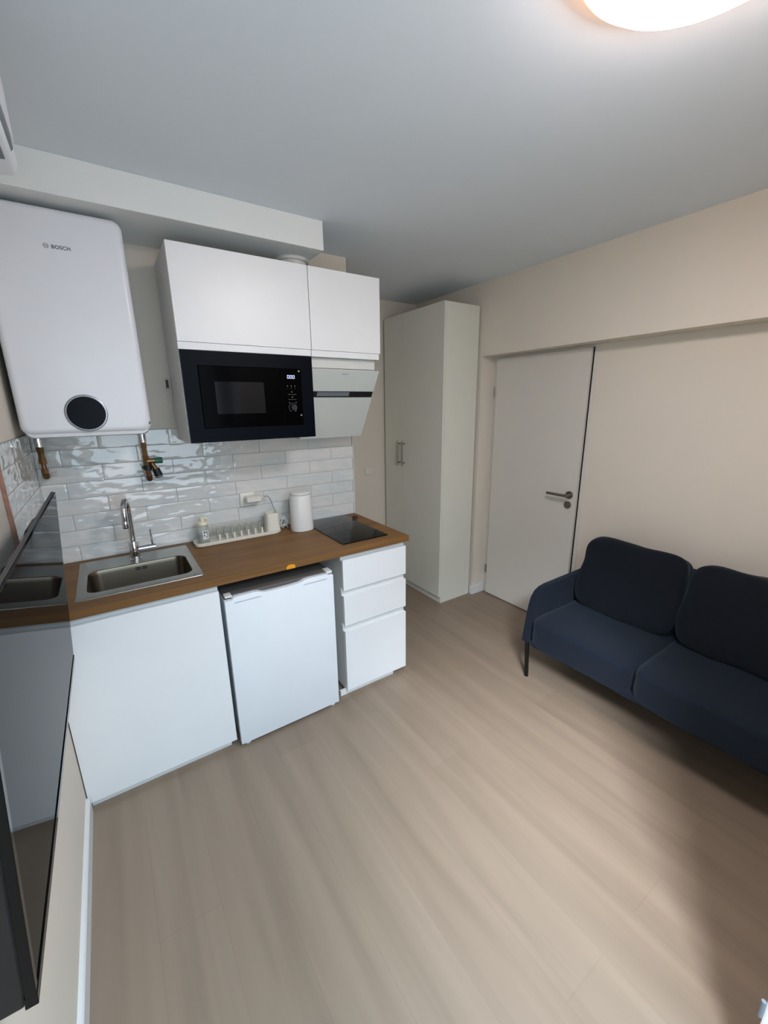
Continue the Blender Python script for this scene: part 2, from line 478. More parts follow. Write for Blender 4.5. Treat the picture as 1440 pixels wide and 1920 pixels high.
obj('lock_escutcheon', b, 'nickel', d1, smooth=True)
for z in (1.65, 0.22):
    b = BM(); tube(b, [(2.779, -0.1165, z - 0.035), (2.779, -0.1165, z + 0.035)], 0.007, 12)
    tube(b, [(2.779, -0.1165, z - 0.002), (2.779, -0.1165, z + 0.002)], 0.0078, 12)
    obj('hinge', b, 'nickel', d1, smooth=True)

# balcony doorway beside the camera
d2 = struct_root('door_2', (1.33, -2.33, 0.0))
b = BM(); box(b, 1.30, 1.362, -2.40, -2.2975, 0.0, 2.15, 0.004)
box(b, 0.02, 0.07, -2.60, -2.55, 0.0, 2.15, 0.004)
obj('door_frame', b, 'pvc', d2)
b = BM(); tube(b, [(1.2945, -2.2935, 0.235), (1.2945, -2.2935, 0.283)], 0.0045, 14)
obj('hinge', b, 'slot', d2, smooth=True)
struct('ground_balcony', box(BM(), -1.5, 4.5, -4.6, -2.62, -0.20, -0.06), 'concrete')

# ================================================================== KITCHEN
# ------------- base: sink cabinet
t = thing('sink_cabinet', (0.29, -0.3, 0.0), 'wide white handleless base cabinet under the steel sink, beside the left wall', 'cabinet')
b = BM()
box(b, 0.004, 0.020, -0.570, -0.02, 0.02, 0.8325); box(b, 0.562, 0.578, -0.570, -0.02, 0.02, 0.8325)
box(b, 0.020, 0.562, -0.57, -0.02, 0.02, 0.038); box(b, 0.020, 0.562, -0.570, -0.552, 0.77, 0.8325)
obj('carcass', b, 'white_in', t)
obj('cabinet_door', box(BM(), -0.004, 0.5785, -0.590, -0.571, 0.0313, 0.8011, 0.0015), 'white', t)
obj('plinth', box(BM(), 0.004, 0.556, -0.571, -0.555, 0.0, 0.0308, 0.001), 'white_in', t)
# ------------- drawer unit
t = thing('drawer_cabinet', (1.38, -0.3, 0.0), 'white base cabinet with three drawers at the right end of the worktop', 'cabinet')
b = BM()
box(b, 1.181, 1.197, -0.569, -0.02, 0.03, 0.8325); box(b, 1.563, 1.579, -0.569, -0.02, 0.03, 0.8325)
box(b, 1.197, 1.563, -0.56, -0.02, 0.03, 0.046); box(b, 1.197, 1.563, -0.03, -0.02, 0.046, 0.8325)
obj('carcass', b, 'carc', t)
b = BM()
for z0, z1 in ((0.797, 0.8325), (0.600, 0.640), (0.396, 0.436)):
    box(b, 1.176, 1.579, -0.571, -0.556, z0, z1, 0.001)
obj('grip_rail', b, 'white_in', t)
for k, (z0, z1) in enumerate(((0.634, 0.8025), (0.4305, 0.6025), (0.031, 0.3975))):
    obj('drawer_front', box(BM(), 1.180, 1.581, -0.590, -0.571, z0, z1, 0.0015), 'white', t)
obj('plinth', box(BM(), 1.146, 1.500, -0.572, -0.556, 0.0, 0.0305, 0.001), 'white_in', t)
# ------------- fridge
t = thing('fridge', (0.855, -0.35, 0.0), 'small white undercounter fridge between the sink cabinet and the drawers', 'fridge')
b = BM(); box(b, 0.600, 1.106, -0.588, -0.06, 0.018, 0.750, 0.006)
obj('fridge_body', b, 'fridge', t, smooth=True)
obj('fridge_top', box(BM(), 0.598, 1.108, -0.590, -0.055, 0.7505, 0.772, 0.005), 'fridge_top', t, smooth=True)
# door: front outline with two scooped grips at its top edge
def dz(x):
    u = (x - 0.592) / (1.110 - 0.592)
    return 0
b = BM()
pts = [(0.592, 0.016), (1.110, 0.016), (1.110, 0.757), (1.088, 0.757), (1.080, 0.766), (0.985, 0.768), (0.962, 0.766), (0.945, 0.760), (0.925, 0.7565)]
pts += [(0.925 - 0.155 * k / 8, 0.7565 - 0.0015 * math.sin(PI * k / 8)) for k in range(1, 9)]
pts += [(0.755, 0.760), (0.740, 0.767), (0.722, 0.770), (0.640, 0.770), (0.627, 0.766), (0.622, 0.757), (0.592, 0.757)]
prism(b, pts, 'y', -0.6185, -0.592, 0.002, 2)
dr = obj('fridge_door', b, 'fridge', t, smooth=True)
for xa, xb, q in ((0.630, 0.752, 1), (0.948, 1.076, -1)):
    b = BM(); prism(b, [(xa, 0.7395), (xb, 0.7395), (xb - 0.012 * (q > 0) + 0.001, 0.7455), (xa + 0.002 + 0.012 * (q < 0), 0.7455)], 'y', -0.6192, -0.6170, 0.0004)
    obj('grip_shade_strip', b, 'grip', dr, smooth=True)  # slightly raised grey strip, its colour stands for the lip's shade
b = BM(); box(b, 1.078, 1.108, -0.612, -0.560, 0.764, 0.777, 0.003); obj('hinge_cover', b, 'white_plastic', t, smooth=True)
b = BM(); box(b, 0.598, 0.628, -0.600, -0.560, 0.764, 0.773, 0.003); obj('hinge_cover', b, 'white_plastic', t, smooth=True)
for x in (0.625, 1.08):
    for y in (-0.595, -0.10):
        b = BM(); tube(b, [(x, y, 0.0), (x, y, 0.018)], [0.014, 0.011], 16); obj('foot', b, 'white_plastic', t, smooth=True)

# ------------- worktop with a hole for the sink bowl
def slab_hole(b, X, Y, z0, z1):
    for zz, flip in ((z1, 0), (z0, 1)):
        V = [[b.verts.new((x, y, zz)) for y in Y] for x in X]
        for i in range(3):
            for j in range(3):
                if i == 1 and j == 1: continue
                b.faces.new([V[i][j], V[i + 1][j], V[i + 1][j + 1], V[i][j + 1]])
        if zz == z1: T = V
        else: Bt = V
    def side(path):
        for (i, j), (k, l) in zip(path, path[1:]):
            b.faces.new([T[i][j], T[k][l], Bt[k][l], Bt[i][j]])
    side([(0, 0), (1, 0), (2, 0), (3, 0), (3, 1), (3, 2), (3, 3), (2, 3), (1, 3), (0, 3), (0, 2), (0, 1), (0, 0)])
    side([(1, 1), (2, 1), (2, 2), (1, 2), (1, 1)])
    bmesh.ops.recalc_face_normals(b, faces=b.faces[:])
    return b


t = thing('worktop', (0.8, -0.3, 0.833), 'oak laminate kitchen worktop running over the sink cabinet, fridge and drawers', 'worktop')
obj('countertop', slab_hole(BM(), [-0.0005, 0.118, 0.509, 1.5928], [-0.605, -0.468, -0.198, -0.0005], 0.8330, 0.8650), 'top', t)
b = BM(); prism(b, [(0.880, 0.8330), (0.924, 0.8330), (0.922, 0.850), (0.905, 0.855), (0.889, 0.853), (0.881, 0.846)], 'y', -0.6056, -0.6049)
s = obj('sticker', b, 'orange', t); s['label'] = 'small orange sticker'

# ------------- sink
t = thing('kitchen_sink', (0.31, -0.29, 0.865), 'brushed steel inset sink with one wide bowl in the oak worktop', 'sink')
b = BM()
zt = 0.8680
L_ = [(rr(0.084, 0.541, -0.525, -0.046, 0.008), 0.8653), (rr(0.0855, 0.5395, -0.5235, -0.0475, 0.008), zt - .0004), (rr(0.087, 0.538, -0.522, -0.049, 0.008), zt)]
loops = [[(x, y, z) for x, y in lp] for lp, z in L_]
def bowl(dx, z, r): return [(x, y, z) for x, y in rr(0.119 + dx, 0.508 - dx, -0.466 + dx, -0.200 - dx, r)]
loops.append(bowl(-0.003, zt, 0.045))
loft(b, loops, False, False)
obj('sink_rim', b, 'steel', t, smooth=True)
b = BM()
loft(b, [bowl(-0.003, zt, 0.045), bowl(0, zt - 0.002, 0.044), bowl(0.004, zt - 0.02, 0.042), bowl(0.010, zt - 0.13, 0.04), bowl(0.018, zt - 0.148, 0.04),
         bowl(0.035, zt - 0.158, 0.035), bowl(0.09, zt - 0.161, 0.02)], False, True)
obj('sink_bowl', b, 'bowl', t, smooth=True)
b = BM()
for x in (0.298, 0.325):
    for z in (0.838, 0.846):
        box(b, x, x + 0.021, -0.209, -0.2045, z, z + 0.004, 0.001)
obj('overflow_slot', b, 'dark', t)
b = BM(); tube(b, [(0.315, -0.333, zt - 0.1605), (0.315, -0.333, zt - 0.157)], 0.040, 28); tube(b, [(0.315, -0.333, zt - 0.157), (0.315, -0.333, zt - 0.150)], 0.012, 16)
obj('drain_strainer', b, 'chrome', t, smooth=True)
# ------------- faucet
t = thing('kitchen_faucet', (0.308, -0.125, 0.868), 'chrome gooseneck mixer tap standing on the steel sink', 'faucet')
fx, fy = 0.308, -0.125
b = BM(); lathe(b, [(0.025, 0.868), (0.025, 0.872), (0.0215, 0.874), (0.0215, 0.950), (0.0200, 0.954), (0.013, 0.956)], fx, fy, 32)
obj('faucet_body', b, 'chrome', t, smooth=True)
pts = [(fx, fy, 0.950), (fx + 0.001, fy, 1.02), (fx + 0.002, fy, 1.085)]
ex, ey = 0.289, -0.235
for k in range(1, 15):
    a = PI * k / 14
    pts.append((fx + 0.002 + (ex - fx) * (1 - math.cos(a)) / 2, fy + (ey - fy) * (1 - math.cos(a)) / 2, 1.105 + 0.060 * math.sin(a)))
pts += [(ex, ey, 1.075)]
b = BM(); tube(b, pts, 0.0120, 20); obj('spout', b, 'chrome', t, smooth=True)
b = BM(); tube(b, [(ex, ey, 1.082), (ex, ey, 1.080), (ex, ey, 1.052), (ex, ey, 1.050)], [0.0122, 0.0135, 0.0135, 0.012], 20); obj('aerator', b, 'chrome', t, smooth=True)
b = BM(); tube(b, [(fx + 0.018, fy, 0.913), (fx + 0.060, fy, 0.913), (fx + 0.061, fy, 0.913), (fx + 0.062, fy, 0.913), (fx + 0.090, fy, 0.913)], [0.0155, 0.0155, 0.0145, 0.0155, 0.0155], 24)
lv = obj('mixer_handle', b, 'chrome', t, smooth=True)
b = BM(); tube(b, [(fx + 0.078, fy, 0.926), (fx + 0.078, fy, 0.935), (fx + 0.077, fy, 1.003)], [0.0045, 0.0042, 0.0036], 14); obj('lever', b, 'chrome', lv, smooth=True)
# ------------- cooktop
t = thing('cooktop', (1.358, -0.27, 0.865), 'black glass two-zone cooktop set into the right end of the worktop', 'cooktop')
b = BM(); loft(b, [[(x, y, z) for x, y in rr(*q, r)] for q, z, r in
    (((1.216, 1.500, -0.534, -0.015), 0.8652, 0.006), ((1.215, 1.501, -0.535, -0.014), 0.867, 0.006), ((1.216, 1.500, -0.534, -0.015), 0.8700, 0.006), ((1.219, 1.497, -0.531, -0.018), 0.8708, 0.005))])
obj('glass_plate', b, 'blackglass', t, smooth=True)

# ------------- dark red clip near the hob's back corner
t = None
b = BM()
random.seed(3)
for k in range(6):
    a = k * PI / 3 + 0.3
    p0 = Vector((1.530, -0.118, 0.874))
    L2 = random.uniform(0.016, 0.030)
    p1 = p0 + Vector((math.cos(a) * L2 * .6, math.sin(a) * L2 * .5, 0.006)); p2 = p0 + Vector((math.cos(a) * L2, math.sin(a) * L2, -0.006))
    tube(b, [p0, p1, p2], [0.006, 0.0045, 0.0028], 8)
box(b, 1.514, 1.540, -0.128, -0.108, 0.8655, 0.880, 0.004)
o = obj('hair_clip', b, 'red', None, smooth=True)
tag(o, 'small dark red claw-shaped plastic clip lying by the back right corner of the cooktop', 'clip')

# ------------- wall cabinet over microwave
t = thing('microwave_wall_cabinet', (0.88, -0.18, 1.414), 'wide white wall cabinet that holds the built-in microwave', 'cabinet')
b = BM()
box(b, 0.5800, 0.596, -0.343, -0.004, 1.4145, 2.2035, 0.0008); box(b, 1.160, 1.1755, -0.343, -0.004, 1.4145, 2.2035, 0.0008)
box(b, 0.596, 1.160, -0.343, -0.004, 2.1875, 2.2035); box(b, 0.596, 1.160, -0.343, -0.004, 1.4145, 1.430)
box(b, 0.596, 1.160, -0.340, -0.004, 1.800, 1.816); box(b, 0.596, 1.160, -0.012, -0.004, 1.43, 2.1875)
obj('carcass', b, 'carc', t)
obj('cabinet_door', box(BM(), 0.5800, 1.1755, -0.3624, -0.3435, 1.8350, 2.2037, 0.0015), 'white', t)
obj('grip_rail', box(BM(), 0.5800, 1.1755, -0.3560, -0.3435, 1.8045, 1.8346, 0.001), 'white', t)
t = thing('wall_cabinet', (1.38, -0.18, 1.80), 'narrower white wall cabinet above the extractor hood', 'cabinet')
b = BM()
box(b, 1.178, 1.194, -0.343, -0.004, 1.8045, 2.2035, 0.0008); box(b, 1.564, 1.580, -0.343, -0.004, 1.8045, 2.2035, 0.0008)
box(b, 1.194, 1.564, -0.343, -0.004, 2.1875, 2.2035); box(b, 1.194, 1.564, -0.343, -0.004, 1.8045, 1.820); box(b, 1.194, 1.564, -0.012, -0.004, 1.82, 2.1875)
obj('carcass', b, 'carc', t)
obj('cabinet_door', box(BM(), 1.1785, 1.5800, -0.3624, -0.3435, 1.8350, 2.2037, 0.0015), 'white', t)
obj('grip_rail', box(BM(), 1.1785, 1.5740, -0.3560, -0.3435, 1.8045, 1.8346, 0.001), 'white', t)

# ------------- microwave
t = thing('microwave', (0.88, -0.2, 1.431), 'black built-in microwave with a small window, glowing 000 display and knob', 'microwave')
b = BM()   # frame around the unit
y0, y1 = -0.3624, -0.3435
fx0, fx1, fz0, fz1 = 0.5830, 1.1740, 1.4160, 1.8030
gx0, gx1, gz0, gz1 = 0.6440, 1.1130, 1.4770, 1.7430
box(b, fx0, gx0, y0, y1, fz0, fz1); box(b, gx1, fx1, y0, y1, fz0, fz1)
box(b, gx0, gx1, y0, y1, fz0, gz0); box(b, gx0, gx1, y0, y1, gz1, fz1)
obj('trim_frame', b, 'mwframe', t)
obj('oven_body', box(BM(), 0.60, 1.156, -0.3425, -0.03, 1.435, 1.79, 0.003), 'black', t)
obj('door_panel', box(BM(), gx0 + .0015, 1.0085, -0.3665, -0.3436, gz0 + .0015, gz1 - .0015, 0.002), 'mwpanel', t)
obj('control_panel', box(BM(), 1.0100, gx1 - .0015, -0.3665, -0.3436, gz0 + .0015, gz1 - .0015, 0.002), 'mwpanel', t)
b = BM(); box(b, 0.706, 0.924, -0.3672, -0.3662, 1.538, 1.677, 0.0004); wn = obj('window_glass', b, 'mwwin', t)
b = BM()
def seg0(b, x, z, w_, h_, th):
    box(b, x, x + th, -0.3675, -0.3668, z, z + h_); box(b, x + w_ - th, x + w_, -0.3675, -0.3668, z, z + h_)
    box(b, x + th, x + w_ - th, -0.3675, -0.3668, z, z + th); box(b, x + th, x + w_ - th, -0.3675, -0.3668, z + h_ - th, z + h_)
for k in range(3): seg0(b, 1.0405 + k * 0.0135, 1.6965, 0.0095, 0.0155, 0.0017)
s = obj('time_display', b, 'led', t); s['label'] = 'glowing blue-white digits 000'
b = BM(); kx, kz = 1.0595, 1.562
tube(b, [(kx, -0.3666, kz), (kx, -0.381, kz), (kx, -0.383, kz)], [0.0145, 0.0140, 0.0125], 28); obj('knob', b, 'black', t, smooth=True)
b = BM()
for k in range(20):
    a = math.radians(-50 + 280 * k / 20); a2 = math.radians(-50 + 280 * (k + 0.8) / 20)
    q = [(kx + r_ * math.cos(aa), kz + r_ * math.sin(aa)) for r_, aa in ((0.0195, a), (0.0195, a2), (0.0205, a2), (0.0205, a))]
    prism(b, q, 'y', -0.3671, -0.3666)
for dx in (-0.0185, 0.0, 0.0185):
    box(b, 1.0555 + dx, 1.0595 + dx, -0.3671, -0.3666, 1.660, 1.664); box(b, 1.0565 + dx, 1.0585 + dx, -0.3671, -0.3666, 1.650, 1.652)
box(b, 1.0565, 1.0605, -0.3671, -0.3666, 1.633, 1.637); box(b, 1.038, 1.081, -0.3671, -0.3666, 1.6225, 1.6235)
box(b, 1.0570, 1.063, -0.3671, -0.3666, 1.609, 1.613); box(b, 1.038, 1.081, -0.3671, -0.3666, 1.5995, 1.6005)
for dx, z in ((-0.016, 1.584), (0.018, 1.584), (-0.012, 1.544), (0.012, 1.544)):
    box(b, kx + dx - 0.003, kx + dx + 0.003, -0.3671, -0.3666, z, z + 0.0025)
obj('control_marking', b, 'print_light', t)
for z in (1.7315, 1.5245):
    b = BM(); tube(b, [(1.1005, -0.3666, z), (1.1005, -0.3685, z)], 0.0042, 14); obj('screw_cap', b, 'silver', t, smooth=True)

# ------------- hood
t = thing('range_hood', (1.375, -0.17, 1.387), 'slanted white glass extractor hood below the narrow wall cabinet', 'hood')
X0, X1 = 1.1775, 1.5770
b = BM(); prism(b, [(-0.004, 1.387), (-0.128, 1.387), (-0.325, 1.742), (-0.325, 1.752), (-0.004, 1.752)], 'x', X0 + 0.012, X1 - 0.012)
obj('hood_body', b, 'hoodbody', t)
obj('chimney_box', box(BM(), X0, X1 - 0.012, -0.3235, -0.004, 1.7545, 1.8035, 0.002), 'hoodbody', t)
def slant(b, za, zb, th, bev=0.001, xa=X0, xb=X1, off=0.0):
    f = lambda z: -0.352 + (1.7465 - z) * 0.595 - off
    prism(b, [(f(za), za), (f(za) + th, za), (f(zb) + th, zb), (f(zb), zb)], 'x', xa, xb, bev)
b = BM(); slant(b, 1.642, 1.7465, 0.010); obj('upper_glass_panel', b, 'hoodglass', t)
b = BM(); slant(b, 1.387, 1.611, 0.010); obj('lower_glass_panel', b, 'hoodglass', t)
b = BM(); slant(b, 1.6115, 1.6415, 0.010, off=-0.006); obj('control_strip', b, 'black', t)
b = BM(); slant(b, 1.617, 1.6385, 0.006, 0.0005, 1.232, 1.425, -0.0025); s = obj('touch_display', b, 'slot', t)
b = BM()
xx = 1.352
for wd in (0.003, 0.007, 0.002, 0.006, 0.003, 0.007, 0.004):
    slant(b, 1.7255, 1.7285, 0.001, 0, xx, xx + wd, 0.0006); xx += wd + 0.001
obj('maker_mark', b, 'print_light', t)
# ------------- duct collar above the cabinet
b = BM(); tube(b, [(1.185, -0.165, 2.2038), (1.185, -0.165, 2.262), (1.185, -0.165, 2.263), (1.185, -0.165, 2.276)], [0.068, 0.068, 0.084, 0.084], 40)
o = obj('ventilation_duct', b, 'white_plastic', None, smooth=True)
tag(o, 'short round white vent duct between the wall cabinets and the boxed ceiling beam', 'duct')

# ------------- water heater
t = thing('water_heater', (0.23, -0.15, 1.455), 'tall white wall-mounted electric water heater with round black display', 'water heater')
hx0, hx1 = 0.016, 0.446
def hl(i, y, z0, z1, r): return [(x, y, z) for x, z in rr(hx0 + i, hx1 - i, z0 + i, z1 - i, r, 8)]
b = BM(); loft(b, [hl(0.008, -0.006, 1.453, 2.258, 0.03), hl(0.008, -0.285, 1.453, 2.258, 0.03), hl(0.012, -0.297, 1.453, 2.258, 0.03)])
obj('tank_housing', b, 'heater_lip', t, smooth=True)
b = BM(); loft(b, [hl(0.0, -0.02, 1.4745, 2.257, 0.032), hl(0.0, -0.285, 1.4745, 2.257, 0.032)] + [hl(0.022 * (1 - math.cos(k * PI / 12)), -0.285 - 0.025 * math.sin(k * PI / 12), 1.4745, 2.257, 0.032) for k in range(1, 7)])
obj('front_cover', b, 'heater', t, smooth=True)
dc = (0.2275, -0.310, 1.5525)
b = BM(); n = 48
def ring(r, y): return [(dc[0] + r * math.cos(2 * PI * k / n), y, dc[2] + r * math.sin(2 * PI * k / n)) for k in range(n)]
loft(b, [ring(0.070, -0.309), ring(0.070, -0.3125), ring(0.068, -0.3140), ring(0.0635, -0.3140), ring(0.062, -0.3125)], False, False)
ds = obj('display_ring', b, 'silver', t, smooth=True)
b = BM(); loft(b, [ring(0.0632, -0.309), ring(0.0632, -0.3130)]); obj('display_glass', b, 'dispglass', t, smooth=True)
b = BM(); tube(b, [(0.437, -0.302, 1.508), (0.4372, -0.3045, 1.508)], 0.0062, 16); s = obj('sticker', b, 'green', t, smooth=True); s['label'] = 'small round green sticker'
# logo: ring emblem and word
def text_mesh(body, size, loc, name, m, parent, ext=0.0004, sx=1.0):
    cu = bpy.data.curves.new(name, 'FONT'); cu.body = body; cu.size = size; cu.extrude = ext; cu.offset = size * 0.028
    cu.space_character = 1.08
    to = bpy.data.objects.new('tmp', cu); COL.objects.link(to)
    dg = bpy.context.evaluated_depsgraph_get(); me = bpy.data.meshes.new_from_object(to.evaluated_get(dg))
    COL.objects.unlink(to); bpy.data.objects.remove(to)
    pl = WL[parent.name]
    for v in me.vertices:
        x, y, z = v.co
        v.co = Vector((loc[0] + x * sx, loc[1] - z, loc[2] + y)) - pl
    me.materials.clear(); me.materials.append(M[m])
    o = bpy.data.objects.new(name, me); COL.objects.link(o); o.parent = parent; WL[o.name] = pl
    return o
text_mesh('BOSCH', 0.0165, (0.2165, -0.3103, 2.1245), 'logo_word', 'text', t, sx=1.0)
b = BM(); lx, lz = 0.2015, 2.1305
def r2(r, y): return [(lx + r * math.cos(2 * PI * k / 28), y, lz + r * math.sin(2 * PI * k / 28)) for k in range(28)]
loft(b, [r2(0.0078, -0.3101), r2(0.0078, -0.3107), r2(0.0067, -0.3107), r2(0.0067, -0.3101)], False, False)
box(b, lx - 0.0042, lx - 0.0030, -0.3107, -0.3101, lz - 0.0048, lz + 0.0048); box(b, lx + 0.0030, lx + 0.0042, -0.3107, -0.3101, lz - 0.0048, lz + 0.0048)
box(b, lx - 0.0030, lx + 0.0030, -0.3107, -0.3101, lz - 0.0006, lz + 0.0006)
obj('logo_emblem', b, 'text', t)

# pipes under the heater
t = thing('water_pipe', (0.037, -0.07, 1.30), 'brass and copper pipe hanging under the left end of the water heater', 'pipe')
px, py = 0.037, -0.075
b = BM(); tube(b, [(px, py, 1.4535), (px, py, 1.415)], 0.0155, 20); obj('coupling', b, 'chrome', t, smooth=True)
b = BM(); tube(b, [(px, py, 1.415), (px, py, 1.412), (px, py, 1.385), (px, py, 1.375), (px, py, 1.362), (px, py, 1.358), (px, py, 1.345), (px, py, 1.343)],
              [0.0155, 0.016, 0.0125, 0.0125, 0.0155, 0.0155, 0.0155, 0.009], 6)
obj('brass_fitting', b, 'brass', t)
b = BM(); tube(b, [(px, py, 1.345), (px, py, 1.312)], 0.0085, 16); obj('copper_tube', b, 'copper', t, smooth=True)
b = BM(); tube(b, [(px, py, 1.322), (px, py, 1.302)], 0.0145, 6); tube(b, [(px, py, 1.303), (px, py + 0.004, 1.288), (px, py + 0.03, 1.284), (px, -0.0005, 1.284)], [0.0125, 0.0125, 0.0115, 0.0115], 14)
obj('elbow_fitting', b, 'brass', t, smooth=True)
b = BM(); tube(b, [(px + 0.012, py, 1.300), (px + 0.040, py + 0.01, 1.304)], 0.0022, 8); tube(b, [(px + 0.012, py, 1.290), (px + 0.036, py + 0.01, 1.290)], 0.0018, 8); obj('wire_end', b, 'nickel', t, smooth=True)

t = thing('safety_valve', (0.42, -0.07, 1.25), 'brass safety valve with green handle under the right end of the water heater', 'valve')
vx, vy = 0.418, -0.075
b = BM(); tube(b, [(vx, vy, 1.4535), (vx, vy, 1.412)], 0.0145, 20); obj('coupling', b, 'chrome', t, smooth=True)
b = BM(); tube(b, [(vx, vy, 1.412), (vx, vy, 1.384), (vx, vy, 1.384), (vx, vy, 1.378)], [0.0125, 0.0125, 0.010, 0.009], 8)
tube(b, [(vx, vy, 1.380), (vx, vy, 1.350), (vx, vy, 1.350), (vx, vy, 1.340), (vx, vy, 1.338), (vx, vy, 1.30)], [0.0115, 0.0115, 0.014, 0.014, 0.0135, 0.0135], 8)
tube(b, [(vx, vy, 1.3225), (vx + 0.040, vy, 1.3225)], [0.0125, 0.0115], 16)
tube(b, [(vx + 0.022, vy, 1.312), (vx + 0.034, vy, 1.285), (vx + 0.040, vy, 1.272)], 0.0105, 12)
obj('valve_body', b, 'brass', t, smooth=True)
b = BM(); tube(b, [(vx + 0.036, vy, 1.3225), (vx + 0.038, vy, 1.3225), (vx + 0.068, vy, 1.3225), (vx + 0.070, vy, 1.3225)], [0.0120, 0.0140, 0.0145, 0.0125], 12); obj('handle', b, 'green', t, smooth=True)
b = BM(); tube(b, [(vx + 0.003, vy, 1.304), (vx + 0.003, vy, 1.280)], 0.0175, 14); box(b, vx - 0.022, vx - 0.006, vy - 0.006, vy + 0.006, 1.288, 1.302, 0.002)
tube(b, [(vx + 0.036, vy, 1.284), (vx + 0.045, vy, 1.250)], [0.016, 0.018], 12); obj('black_cap', b, 'black', t, smooth=True)
b = BM(); tube(b, [(vx + 0.003, vy, 1.282), (vx + 0.003, vy, 1.250)], 0.0125, 8); tube(b, [(vx + 0.003, vy, 1.252), (vx + 0.004, vy + 0.004, 1.236), (vx + 0.004, vy + 0.03, 1.232), (vx + 0.004, -0.0005, 1.232)], [0.0135, 0.013, 0.011, 0.011], 12)
obj('elbow_fitting', b, 'copper', t, smooth=True)
b = BM(); tube(b, [(vx + 0.045, vy, 1.251), (vx + 0.048, vy, 1.240)], [0.0165, 0.0155], 14); obj('drain_cup', b, 'slot', t, smooth=True)

# cable hanging between heater and cabinet
t = thing('power_cable', (0.566, -0.02, 1.47), 'thin white cable with brown connector hanging at the left side of the microwave cabinet', 'cable')
b = BM(); tube(b, [(0.563, -0.016, 1.665), (0.560, -0.012, 1.62), (0.566, -0.010, 1.57), (0.562, -0.010, 1.52), (0.566, -0.010, 1.478)], 0.0028, 8); obj('cord', b, 'white_plastic', t, smooth=True)
b = BM(); box(b, 0.558, 0.568, -0.022, -0.008, 1.660, 1.70, 0.003); obj('connector', b, 'print_dark', t, smooth=True)

# ------------- wall socket + adaptor + switch
t = thing('wall_socket', (0.90, 0.0, 1.06), 'square cream wall socket on the tiles above the drying tray', 'socket')
b = BM(); loft(b, [[(x, y, z) for x, z in rr(0.850 + i, 0.932 - i, 1.020 + i, 1.100 - i, 0.008)] for i, y in ((0, -0.002), (0, -0.010), (0.003, -0.013))]); obj('face_plate', b, 'socket', t, smooth=True)
b = BM(); tube(b, [(0.891, -0.012, 1.060), (0.891, -0.018, 1.060)], 0.023, 28); obj('socket_outlet', b, 'socket', t, smooth=True)
t = thing('plug_adapter', (0.91, -0.04, 1.07), 'cream block adapter plugged into the tiled wall socket', 'adapter')
b = BM(); loft(b, [[(x, y, z) for x, z in rr(0.872 + i, 0.955 - i, 1.050 + i, 1.080 - i, 0.006)] for i, y in ((0, -0.018), (0, -0.066), (0.003, -0.070))]); obj('adapter_body', b, 'socket', t, smooth=True)
b = BM(); tube(b, [(0.955, -0.045, 1.065), (0.972, -0.045, 1.065)], [0.006, 0.004], 12); obj('plug_tip', b, 'socket', t, smooth=True)
b = BM()
P = [Vector(p) for p in ((0.970, -0.045, 1.065), (0.995, -0.043, 1.070), (1.012, -0.038, 1.050), (1.028, -0.030, 1.005), (1.045, -0.022, 0.965), (1.062, -0.022, 0.925), (1.075, -0.028, 0.900))]
def smoothp(P, n=6):
    out = []
    for i in range(len(P) - 1):
        p0 = P[max(i - 1, 0)]; p1 = P[i]; p2 = P[i + 1]; p3 = P[min(i + 2, len(P) - 1)]
        for k in range(n):
            t_ = k / n
            out.append(0.5 * ((2 * p1) + (p2 - p0) * t_ + (2 * p0 - 5 * p1 + 4 * p2 - p3) * t_ ** 2 + (3 * p1 - p0 - 3 * p2 + p3) * t_ ** 3))
    out.append(P[-1]); return out
tube(b, smoothp(P), 0.0019, 8)
obj('cord', b, 'slot', t, smooth=True)
b = BM(); P = []
for k in range(46):
    a = k * 0.55; P.append(Vector((1.070 + 0.021 * math.cos(a) + 0.006 * math.sin(a * .37), -0.050 + 0.016 * math.sin(a * .8), 0.903 + 0.027 * math.sin(a) + 0.007 * math.sin(a * .21))))
P.append(Vector((1.10, -0.06, 0.868)))
tube(b, smoothp(P, 3), 0.0027, 8)
o = obj('coiled_cable', b, 'white_plastic', None, smooth=True)
tag(o, 'white cable wound in loops behind the canister on the worktop', 'cable')
t = thing('light_switch', (2.14, 0.72, 1.0), 'small white wall switch on the beige hall wall beside the wardrobe', 'switch')
b = BM(); box(b, 2.108, 2.176, 0.710, 0.7195, 0.975, 1.045, 0.003); obj('face_plate', b, 'socket', t)
b = BM(); box(b, 2.116, 2.168, 0.707, 0.7105, 0.983, 1.037, 0.002); obj('rocker', b, 'socket', t)

# ------------- drying tray with pegs and cup
t = thing('drying_tray', (0.80, -0.09, 0.865), 'long cream drying tray with rows of pegs and a cutlery cup at its right end', 'tray')
def tl(i, z, r=0.030): return [(x, y, z) for x, y in rr(0.575 + i, 1.030 - i, -0.142 + i, -0.030 - i, r, 8)]
b = BM(); loft(b, [tl(0.006, 0.8652), tl(0.001, 0.870), tl(0, 0.885), tl(0.0015, 0.8865), tl(0.004, 0.8865), tl(0.006, 0.884), tl(0.008, 0.872), tl(0.012, 0.870)], True, True)
obj('tray_base', b, 'cream', t, smooth=True)
for k in range(7):
    x = 0.700 + k * 0.0382
    for (dx, y, h_, m_) in ((0, -0.112, 0.042, 'cream'), (0.004, -0.058, 0.066, 'acrylic')):
        b = BM(); tube(b, [(x + dx, y, 0.870), (x + dx, y, 0.870 + h_ - 0.004), (x + dx, y, 0.870 + h_)], [0.0062, 0.0050, 0.0025], 12)
        obj('peg', b, m_, t, smooth=True)
b = BM(); box(b, 0.655, 0.962, -0.044, -0.041, 0.872, 0.945, 0.001); obj('back_screen', b, 'acrylic', t)
b = BM()
